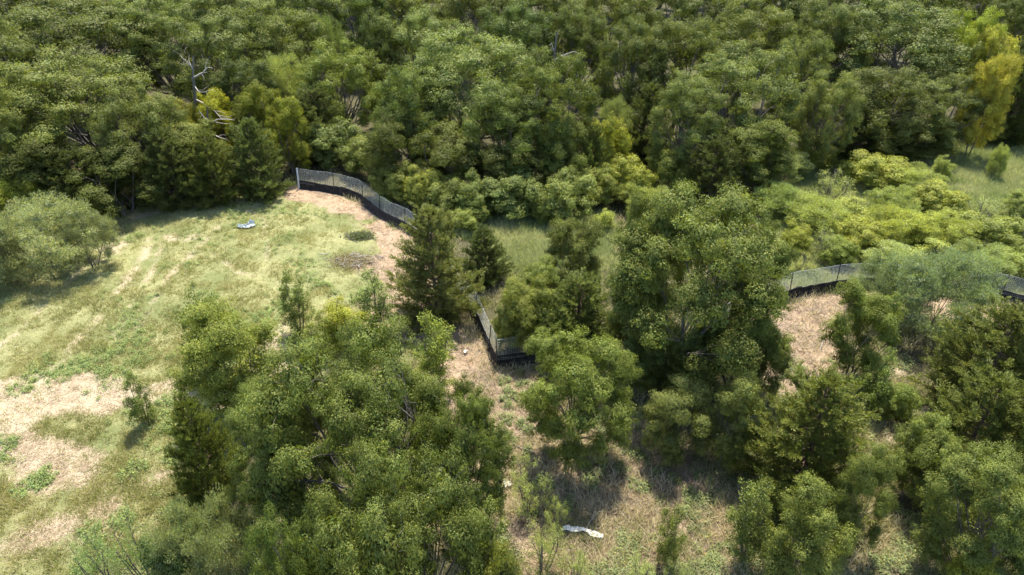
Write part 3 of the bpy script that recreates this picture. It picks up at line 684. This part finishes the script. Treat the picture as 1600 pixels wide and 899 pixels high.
# thicket on the right
T = [(1180, 236, 3.6, 44, (.9, 1.1, 1.0), 'slender upright green shrub at the left end of the thicket'),
 (1225, 232, 2.8, 90, (1.1, 1.1, 1.2), 'grey-green shrub right of the slender upright shrub'),
 (1280, 205, 3.4, 100, (1.15, 1.1, .8), 'large rounded yellow-green shrub at the back of the thicket'),
 (1215, 290, 2.6, 80, (.55, .68, .6), 'dark green rounded shrub at the left of the thicket'),
 (1150, 300, 2.6, 80, (1.3, 1.25, .75), 'yellow-green shrub beside the top right of the big central oak'),
 (1300, 262, 2.8, 100, (1.25, 1.2, .9), 'pale shrub below the large rounded yellow-green shrub'),
 (1370, 240, 2.8, 110, (1.25, 1.2, .8), 'wide yellow-green shrub below the dark forest cedars'),
 (1430, 258, 2.4, 80, (1.3, 1.25, .8), 'yellow-green shrub at the left rim of the right meadow'),
 (1475, 238, 2.4, 55, (1.0, 1.05, .9), 'green shrub at the meadow corner under the grey-green small tree'),
 (1562, 222, 3.0, 34, (1.0, 1.05, .95), 'thin upright shrub alone in the right meadow'),
 (1598, 302, 2.2, 60, (1.1, 1.15, 1.0), 'green shrub at the right edge below the meadow'),
 (1535, 305, 2.2, 80, (1.2, 1.2, 1.0), 'pale green shrub at the lower rim of the right meadow'),
 (1470, 290, 2.4, 100, (1.25, 1.2, .85), 'light shrub in the middle of the thicket under the meadow'),
 (1400, 292, 2.6, 90, (1.15, 1.15, .8), 'green shrub in the middle of the thicket, right of centre'),
 (1340, 305, 2.4, 90, (1.2, 1.15, .95), 'pale green shrub in the middle of the thicket'),
 (1278, 308, 2.8, 100, (1.1, 1.1, .85), 'large green shrub left in the middle of the thicket'),
 (1245, 350, 2.2, 70, (1.6, 1.45, .7), 'bright yellow-green shrub touching the big central oak'),
 (1290, 355, 2.4, 90, (1.1, 1.1, .8), 'green shrub above the netting of the right fence'),
 (1345, 345, 2.4, 80, (1.3, 1.2, .8), 'yellow-green shrub above the right fence'),
 (1395, 325, 2.9, 100, (1.55, 1.4, .55), 'brightest yellow-green shrub in the middle of the thicket'),
 (1440, 340, 2.5, 90, (1.35, 1.25, .6), 'yellow shrub right of the brightest yellow-green shrub'),
 (1490, 335, 2.4, 100, (1.25, 1.2, .75), 'light shrub in the lower right thicket'),
 (1550, 340, 2.4, 110, (1.2, 1.2, .9), 'pale shrub at the right part of the thicket'),
 (1610, 345, 2.4, 100, (1.2, 1.2, .9), 'pale shrub cut by the right edge in the thicket'),
 (1590, 390, 2.2, 110, (1.0, 1.1, 1.1), 'grey-green shrub at the right edge above the fence'),
 (1530, 385, 2.4, 110, (1.05, 1.1, 1.05), 'grey-green shrub shading the right end of the fence'),
 (1470, 378, 2.0, 100, (1.15, 1.15, .95), 'pale green shrub just behind the right fence'),
 (1400, 392, 1.8, 100, (1.1, 1.15, 1.15), 'low grey-green shrub beside the right netting'),
 (1310, 375, 1.9, 70, (1.0, 1.1, .75), 'low green shrub close behind the right netting'),
 (1255, 395, 1.4, 60, (1.7, 1.5, .9), 'small straw-coloured shrub behind the right netting'),
 (1090, 262, 2.8, 80, (1.25, 1.2, .8), 'yellow-green shrub behind the top of the big central oak'),
 (1010, 285, 2.4, 80, (1.35, 1.3, .8), 'pale shrub left of the top of the big central oak'),
 (945, 318, 1.8, 60, (1.3, 1.3, .85), 'low pale shrub right of the small clearing'),
 (1650, 300, 2.6, 100, (1.1, 1.15, .9), 'green shrub beyond the right edge of the thicket'),
 (735, 318, 1.8, 70, (1.2, 1.25, .85), 'low light green shrub behind the fence cedar'),
 (690, 318, 1.9, 70, (1.4, 1.35, .95), 'pale shrub touching the netting behind the fence cedar')]
for k, (px, yt, h, w_, tn, lab) in enumerate(T):
    tn = tuple(a*.6+b_*.4 for a, b_ in zip(tn, (1.1, 1.2, .98)))
    if k % 6 == 5: tn = tuple(a*.72 for a in tn)
    if k % 6 == 2: tn = tuple(a*1.25 for a in tn)
    shrub(px, yt+6, h*.8, w_*(.8+.2*((k*5) % 4)/3), (tn[0]*1.12, tn[1]*1.12, tn[2]*1.0) if k % 3 else (tn[0]*1.4, tn[1]*1.35, tn[2]*1.1), lab, ('bush', 'shrub', 'sapling', 'shrub', 'bush', 'wisp')[k % 6])
# middle ground
G3 = 'trees around the fence corner'
cedar(676, 320, 492, 124, (1.45, 1.38, 1.45), 'tall grey-green cedar standing in front of the fence, left of centre')
cedar(756, 352, 436, 64, (.75, .85, .8), 'dark cedar immediately right of the tall fence cedar')
oak(897, 338, 470, 92, (.9, .95, .9), 'slim dark oak left of the big central oak', 'oak_small', G3)
oak(840, 405, 500, 90, GR, 'low oak behind the leafy oak and the fence corner', 'oak_small', G3)
oak(822, 432, 545, 88, (1.2, 1.25, 1.05), 'pale low oak right of the lower fence stretch', 'oak_small', G3)
cedar(905, 430, 545, 120, (1.05, 1.15, .9), 'green cedar in the shade left of the big central oak')
oak(1090, 275, 600, 265, (.95, 1.0, .95), 'big dark oak in the middle of the picture, tallest of the clearing', 'oak_mid', G3)
oak(1010, 300, 565, 130, (.95, 1.0, .95), 'left shoulder tree of the big dark central oak', 'oak_mid', G3)
oak(1170, 355, 600, 130, (.95, 1.02, .95), 'right shoulder tree of the big dark central oak', 'oak_mid', G3)
oak(1195, 500, 620, 90, GR, 'low leafy tree at the right foot of the big central oak', 'oak_small', G3)
oak(905, 512, 715, 185, (1.05, 1.18, 1.0), 'leafy green oak standing right of the fence corner', 'oak_mid', G3)
oak(1062, 598, 715, 108, (1.2, 1.22, 1.35), 'grey-green small oak below the big central oak', 'oak_small', G3)
oak(1146, 588, 725, 98, (1.05, 1.12, 1.15), 'grey-green small oak touching the left of the lower cedar', 'oak_small', G3)
cedar(1272, 590, 770, 185, (1.2, 1.2, .85), 'broad olive cedar in the lower right, front of the mulch patch')
oak(1350, 440, 590, 110, (1.05, 1.2, 1.0), 'leafy shrub-like tree on the right edge of the mulch patch', 'oak_small', G3)
oak(1375, 540, 640, 66, (1.1, 1.25, 1.0), 'small leafy tree below the shrub-like tree by the mulch patch', 'sapling', G3)
shrub(1465, 396, 520, 178, (.85, .95, .95), 'spreading green mesquite bush before the right fence', 'mesquite_low', G3, 'mesquite_bush', 'mesquite bush')
shrub(1392, 404, 490, 112, (.75, .85, .8), 'smaller mesquite bush left of the spreading one by the right fence', 'mesquite_low', G3, 'mesquite_bush', 'mesquite bush')
cedar(1560, 482, 640, 170, (1.15, 1.15, .9), 'upper dark cedar cut by the right edge')
cedar(1625, 470, 620, 130, (1.0, 1.05, .9), 'dark cedar mostly outside the right edge')
cedar(1530, 590, 760, 170, (1.1, 1.12, .85), 'middle dark cedar at the right, above the grey-green oak')
oak(1446, 655, 785, 96, (1.1, 1.2, 1.15), 'grey-green tree left of the middle dark cedar', 'oak_small', G3)
oak(1350, 705, 865, 92, (1.15, 1.2, 1.15), 'slim grey-green tree below the broad olive cedar', 'oak_small', G3)
oak(1265, 765, 920, 125, (1.15, 1.2, 1.1), 'leafy small tree at the bottom edge below the broad olive cedar', 'oak_small', G3)
oak(1180, 748, 880, 90, (1.1, 1.15, 1.0), 'thin many-stemmed tree at the bottom edge, right of the straw patch', 'sapling', G3)
oak(1545, 715, 905, 180, (1.1, 1.18, 1.15), 'large grey-green tree in the bottom right corner', 'oak_mid', G3)
oak(1600, 610, 780, 90, (1.3, 1.35, 1.2), 'pale green tree cut by the right edge beside the middle cedar', 'oak_small', G3)
shrub(1590, 815, 905, 90, (1.15, 1.4, 1.1), 'bright green frond-leaved sumac in the bottom right corner', 'shrub', G3, 'sumac_bush', 'sumac bush')
shrub(1520, 872, 950, 70, (1.5, 1.45, .6), 'yellow-green low plant at the bottom edge, left of the sumac', 'bush', G3, 'bush', 'bush')
shrub(1050, 790, 885, 60, (.95, 1.0, .8), 'small dark shrub right of the white plastic sheet', 'sapling', G3, 'sapling', 'sapling')
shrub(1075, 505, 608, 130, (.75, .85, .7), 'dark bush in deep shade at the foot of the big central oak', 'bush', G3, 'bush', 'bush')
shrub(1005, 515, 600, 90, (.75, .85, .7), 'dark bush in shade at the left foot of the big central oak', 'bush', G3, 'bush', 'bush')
shrub(800, 462, 545, 60, (1.15, 1.2, .95), 'pale leafy bush right behind the lower fence netting', 'bush', G3, 'bush', 'bush')
shrub(860, 470, 552, 70, (1.0, 1.1, .9), 'green bush behind the short fence stretch and leafy oak', 'bush', G3, 'bush', 'bush')
shrub(900, 862, 915, 60, (1.1, 1.15, .8), 'wispy yellow-green bush at the bottom edge below the white plastic sheet', 'wisp', G3, 'wispy_bush', 'wispy bush')
shrub(1000, 868, 915, 60, (1.15, 1.2, .85), 'pale wispy bush at the bottom edge right of centre', 'wisp', G3, 'wispy_bush', 'wispy bush')
shrub(1405, 600, 655, 60, (1.15, 1.3, 1.0), 'light green low bush on the open ground left of the dark right cedars', 'bush', G3, 'bush', 'bush')
# left foreground
oak(555, 520, 860, 320, (1.05, 1.15, 1.0), 'huge round oak in the lower left foreground, largest of all', 'oak_near', G3)
oak(715, 600, 860, 170, (1.05, 1.15, 1.0), 'right hand crown joined to the huge foreground oak', 'oak_near', G3)
oak(450, 600, 830, 180, (1.1, 1.18, 1.05), 'left hand crown joined to the huge foreground oak', 'oak_near', G3)
oak(640, 730, 1130, 330, (1.0, 1.08, .98), 'oak crown cut by the bottom edge in front of the huge oak', 'oak_near', G3)
oak(480, 830, 1200, 200, (1.0, 1.08, .98), 'leftmost oak crown cut by the bottom edge', 'oak_near', G3)
oak(770, 850, 1150, 105, (1.15, 1.1, .9), 'oak crown cut by the bottom edge beside the yellow-green wisps', 'oak_small', G3)
cedar(310, 620, 778, 92, (1.15, 1.2, .85), 'dark narrow cedar at the left side of the huge foreground oak')
oak(355, 480, 645, 150, (1.2, 1.25, .95), 'open pale green tree behind the huge foreground oak', 'oak_small', G3)
shrub(320, 440, 590, 90, (1.0, 1.1, .95), 'small dark green tree at the back of the open pale green tree', 'sapling', G3, 'sapling', 'sapling')
shrub(395, 545, 655, 120, (1.3, 1.3, .85), 'yellow-green sapling clump between the open tree and huge oak', 'sapling', G3, 'sapling', 'sapling')
shrub(458, 425, 525, 62, (1.0, 1.12, .95), 'slender sapling beside the bare soil patch on the field', 'sapling', G3, 'sapling', 'sapling')
shrub(580, 425, 522, 78, (1.0, 1.2, 1.1), 'green sapling at the edge of the mulched strip, left of the fence cedar', 'sapling', G3, 'sapling', 'sapling')
shrub(540, 462, 550, 90, (1.8, 1.7, .75), 'yellow-green sapling behind the top of the huge foreground oak', 'sapling', G3, 'sapling', 'sapling')
shrub(505, 485, 555, 60, (1.2, 1.25, .9), 'low pale sapling between slender sapling and yellow-green sapling', 'sapling', G3, 'sapling', 'sapling')
shrub(672, 490, 610, 95, (1.25, 1.35, .85), 'small bright green tree at the left of the lower mulched strip', 'sapling', G3, 'sapling', 'sapling')
shrub(213, 580, 665, 52, (.9, 1.05, .9), 'lone small sapling casting shadow on the grass below the sandy track', 'sapling', G3, 'sapling', 'sapling')
shrub(52, 316, 425, 190, (1.2, 1.18, 1.05), 'wide yellow-green mesquite at the left edge of the field', 'mesquite_low', G3, 'mesquite_tree', 'mesquite tree')
shrub(-40, 330, 450, 140, (1.0, 1.0, .95), 'mesquite mostly outside the left edge', 'mesquite_low', G3, 'mesquite_tree', 'mesquite tree')
shrub(130, 330, 420, 90, (1.0, .98, .92), 'smaller mesquite at the right of the wide yellow-green mesquite', 'mesquite_low', G3, 'mesquite_tree', 'mesquite tree')
shrub(330, 785, 925, 170, (1.0, 1.02, .88), 'pale green mesquite at the bottom edge, left of the foreground oaks', 'mesquite_low', G3, 'mesquite_tree', 'mesquite tree')
shrub(280, 830, 930, 100, (.6, .78, .75), 'denser green bush at the bottom edge below the narrow cedar', 'bush', G3, 'bush', 'bush')
shrub(215, 800, 930, 110, (.8, .95, .8), 'wispy sparse bush with dark bare stems at the bottom edge', 'wisp', G3, 'wispy_bush', 'wispy bush')
shrub(150, 830, 920, 90, (.75, .95, .8), 'thin pale wispy bush left of the dark-stemmed one', 'wisp', G3, 'wispy_bush', 'wispy bush')
shrub(828, 720, 800, 92, (1.2, 1.2, .85), 'yellow-green wispy bush right of the small white plastic bag', 'wisp', G3, 'wispy_bush', 'wispy bush')
shrub(870, 772, 825, 52, (1.15, 1.15, .75), 'yellow-green wispy bush left above the white plastic sheet', 'wisp', G3, 'wispy_bush', 'wispy bush')
shrub(848, 812, 895, 84, (1.15, 1.15, .8), 'yellow-green wispy bush between foreground oak and plastic sheet', 'wisp', G3, 'wispy_bush', 'wispy bush')
shrub(1060, 870, 930, 60, (.9, .95, .7), 'wispy bush at the bottom edge below the small dark shrub', 'wisp', G3, 'wispy_bush', 'wispy bush')

# ---------------------------------------------------------------- ground cover (countless small plants)
def scatter(n, fn, poly_px, pw=1.6):
    """random world points inside the picture footprint, denser towards the camera; fn -> keep probability"""
    xs, ys = [], []; got = 0
    x0, x1, y0, y1 = poly_px
    for _ in range(40):
        if got >= n: break
        px = rng.random(n)*(x1-x0)+x0; py = rng.random(n)*(y1-y0)+y0
        v = -(py-CY)/FPX; dz_ = -sin(P)+v*cos(P); tt = -CAM_H/dz_
        x = (px-CX)/FPX*tt; y = (cos(P)+v*sin(P))*tt
        keep = rng.random(n) < np.clip(fn(x, y), 0, 1)
        xs.append(x[keep]); ys.append(y[keep]); got += keep.sum()
    x = np.concatenate(xs)[:n]; y = np.concatenate(ys)[:n]; return x, y
def look(A, x, y):
    ix = np.clip(np.searchsorted(gx, x), 1, nx-1); iy = np.clip(np.searchsorted(gy, y), 1, ny-1); return A[iy, ix]
def blades(name, x, y, per, h, wd, spread, col_fn, mat, lean=.6, label=None, flat=False):
    n = len(x); x = np.repeat(x, per)+rng.normal(size=n*per)*spread; y = np.repeat(y, per)+rng.normal(size=n*per)*spread; m = len(x)
    z = gz(x, y); a = rng.random(m)*2*pi; hh = (h if np.isscalar(h) else np.repeat(h, per))*(.5+.8*rng.random(m)); ln = lean*(.3+rng.random(m))*hh
    la = rng.random(m)*2*pi; base = np.stack([x, y, z-.01+(.02 if flat else 0)], 1); s = np.stack([np.cos(a), np.sin(a), 0*a], 1)*wd*.5*(.6+.8*rng.random((m, 1)))
    up_ = (.03+.05*rng.random(m))*hh if flat else hh*.85
    tip = base+np.stack([np.cos(la)*ln, np.sin(la)*ln, up_], 1)
    if flat: s = np.stack([-np.sin(la), np.cos(la), .4+0*la], 1)*wd*.5*(.6+.8*rng.random((m, 1)))
    V = np.stack([base-s, base+s, tip], 1).reshape(-1, 3); col = col_fn(x, y, m)
    o = link(name, mesh_np(name, V, np.arange(m*3).reshape(m, 3), 3, mat, {'tint': np.repeat(col, 3, 0)})); tag(o, label, 'ground cover', kind='stuff'); return o
bmul, bbare, btrk, bfield, bmead = blur(mul, 2), blur(bare, 2), blur(trk, 1), blur(field, 2), blur(mead, 2)
def lerp(a, b_, f): return np.array(a)*(1-f[:, None])+np.array(b_)*f[:, None]
def grass_col(x, y, m):
    f = np.clip(fbm(x, y, .45, 11)*1.6-.35+rng.normal(size=m)*.22, 0, 1); c = lerp((.165, .185, .045), (.34, .315, .115), f)
    straw_ = rng.random(m) < .25; c[straw_] = np.array([.5, .43, .25]); return c*(.8+.4*rng.random((m, 1)))
x, y = scatter(60000, lambda x, y: look(bfield, x, y)*(1-.97*look(bmul, x, y))*(1-.93*look(bbare, x, y))*(1-.85*look(btrk, x, y))*np.clip(fbm(x, y, .9, 21)*3.2-.85, .12, 1), (-60, 720, 290, 960))
blades('field_grass', x, y, 6, .04+.2*np.clip(fbm(x, y, 1.6, 13)*1.6-.3, 0, 1), .018, .05, grass_col, M_GRASS, .8, 'short mown grass in green and straw tones covering the sloping field')
def mead_col(x, y, m):
    f = np.clip(fbm(x, y, .7, 14)*1.6-.3+rng.normal(size=m)*.2, 0, 1); return lerp((.19, .24, .085), (.4, .4, .2), f)*(.75+.5*rng.random((m, 1)))
x, y = scatter(45000, lambda x, y: look(bmead, x, y), (660, 1700, 205, 480))
blades('meadow_grass', x, y, 6, .25+.35*fbm(x, y, .8, 15), .035, .13, mead_col, M_GRASS, .6, 'tall pale green grass and weeds of the clearings behind the fences')
def litter_col(x, y, m):
    f = rng.random(m); c = lerp((.22, .15, .09), (.54, .44, .31), f**1.5); return c
x, y = scatter(30000, lambda x, y: np.maximum(look(bmul, x, y), .4*look(bbare, x, y))*np.clip(fbm(x, y, 1.2, 31)*2.4-.4, .1, 1), (0, 1650, 290, 950))
blades('straw_litter', x, y, 4, .26, .016, .14, litter_col, M_GRASS, 1.0, 'loose straw, chips and torn twigs strewn over the mulched strips', True)
def under_col(x, y, m):
    f = np.clip(fbm(x, y, .9, 17)*1.9-.45+rng.normal(size=m)*.25+.35*look(bmul, x, y), 0, 1); return lerp((.15, .18, .05), (.52, .44, .29), f)*(.7+.6*rng.random((m, 1)))
x, y = scatter(6000, lambda x, y: look(bmul, x, y)*np.clip(fbm(x, y, 1.2, 35)*3-1, .05, 1), (0, 1650, 290, 950))
blades('twig_litter', x, y, 3, .55, .024, .2, lambda x, y, m: lerp((.08, .055, .04), (.32, .25, .18), rng.random(m)), M_GRASS, 1.0, 'brown torn twigs scattered through the mulch', True)
x, y = scatter(45000, lambda x, y: (1-look(bfield, x, y))*(1-look(bmead, x, y))*(1-look(bmul, x, y)*np.where(y > 19, .8, .45))*(1-.8*look(bbare, x, y))*np.clip(fbm(x, y, .7, 33)*3-.9, 0, 1), (-60, 1700, 260, 980))
blades('undergrowth', x, y, 5, .2+.3*fbm(x, y, .9, 18), .03, .12, under_col, M_GRASS, .7, 'rough weeds and dry grass growing between the trees')
SH = ground(910, 833)
# leafy weeds in clumps
def weeds(name, n, fn, box, per, base, leaf, label):
    x, y = scatter(n, fn, box); n = len(x); r = rng; m = n*per; cr = np.repeat(.1+.22*r.random(n), per)
    d = rdir(m, r); d[:, 2] = np.abs(d[:, 2]); rr = r.random(m)**.5*cr
    px_ = np.repeat(x, per)+d[:, 0]*rr; py_ = np.repeat(y, per)+d[:, 1]*rr; pz = gz(px_, py_)+d[:, 2]*rr*1.1+.03
    nrm = unit(d*.4+np.array([0, 0, .7])+rdir(m, r)*.6); v = leaf_quads(np.stack([px_, py_, pz], 1), nrm, None, leaf[0], leaf[1], r)
    cf = np.repeat(.75+.5*r.random(n), per)[:, None]
    o = link(name, mesh_np(name, v, qfaces(m), 4, M_LEAF, {'tint': np.repeat(tint_cols(m, r, base, clump=cf), 4, 0)})); o.color = (1, 1, 1, 1); tag(o, label, 'ground cover', kind='stuff')
weeds('low_weeds', 1500, lambda x, y: (np.hypot(x-SH[0], y-SH[1]+.3) > 1.0)*np.clip(fbm(x, y, 1.3, 41)*4-2.0, 0, 1)*(.25+.75*(look(bmul, x, y)+(1-look(bfield, x, y))*(1-look(bmead, x, y)))), (780, 1600, 560, 940), 60, (.16, .19, .075), (.06, .045), 'patches of low broad-leaved green weeds on the litter between the lower trees')
weeds('field_weeds', 1500, lambda x, y: look(bfield, x, y)*np.clip(fbm(x, y, .6, 43)*5-2.7, 0, 1)*(1-look(bmul, x, y)), (0, 640, 320, 940), 40, (.17, .22, .07), (.06, .035), 'scattered clumps of green weeds in the mown field')
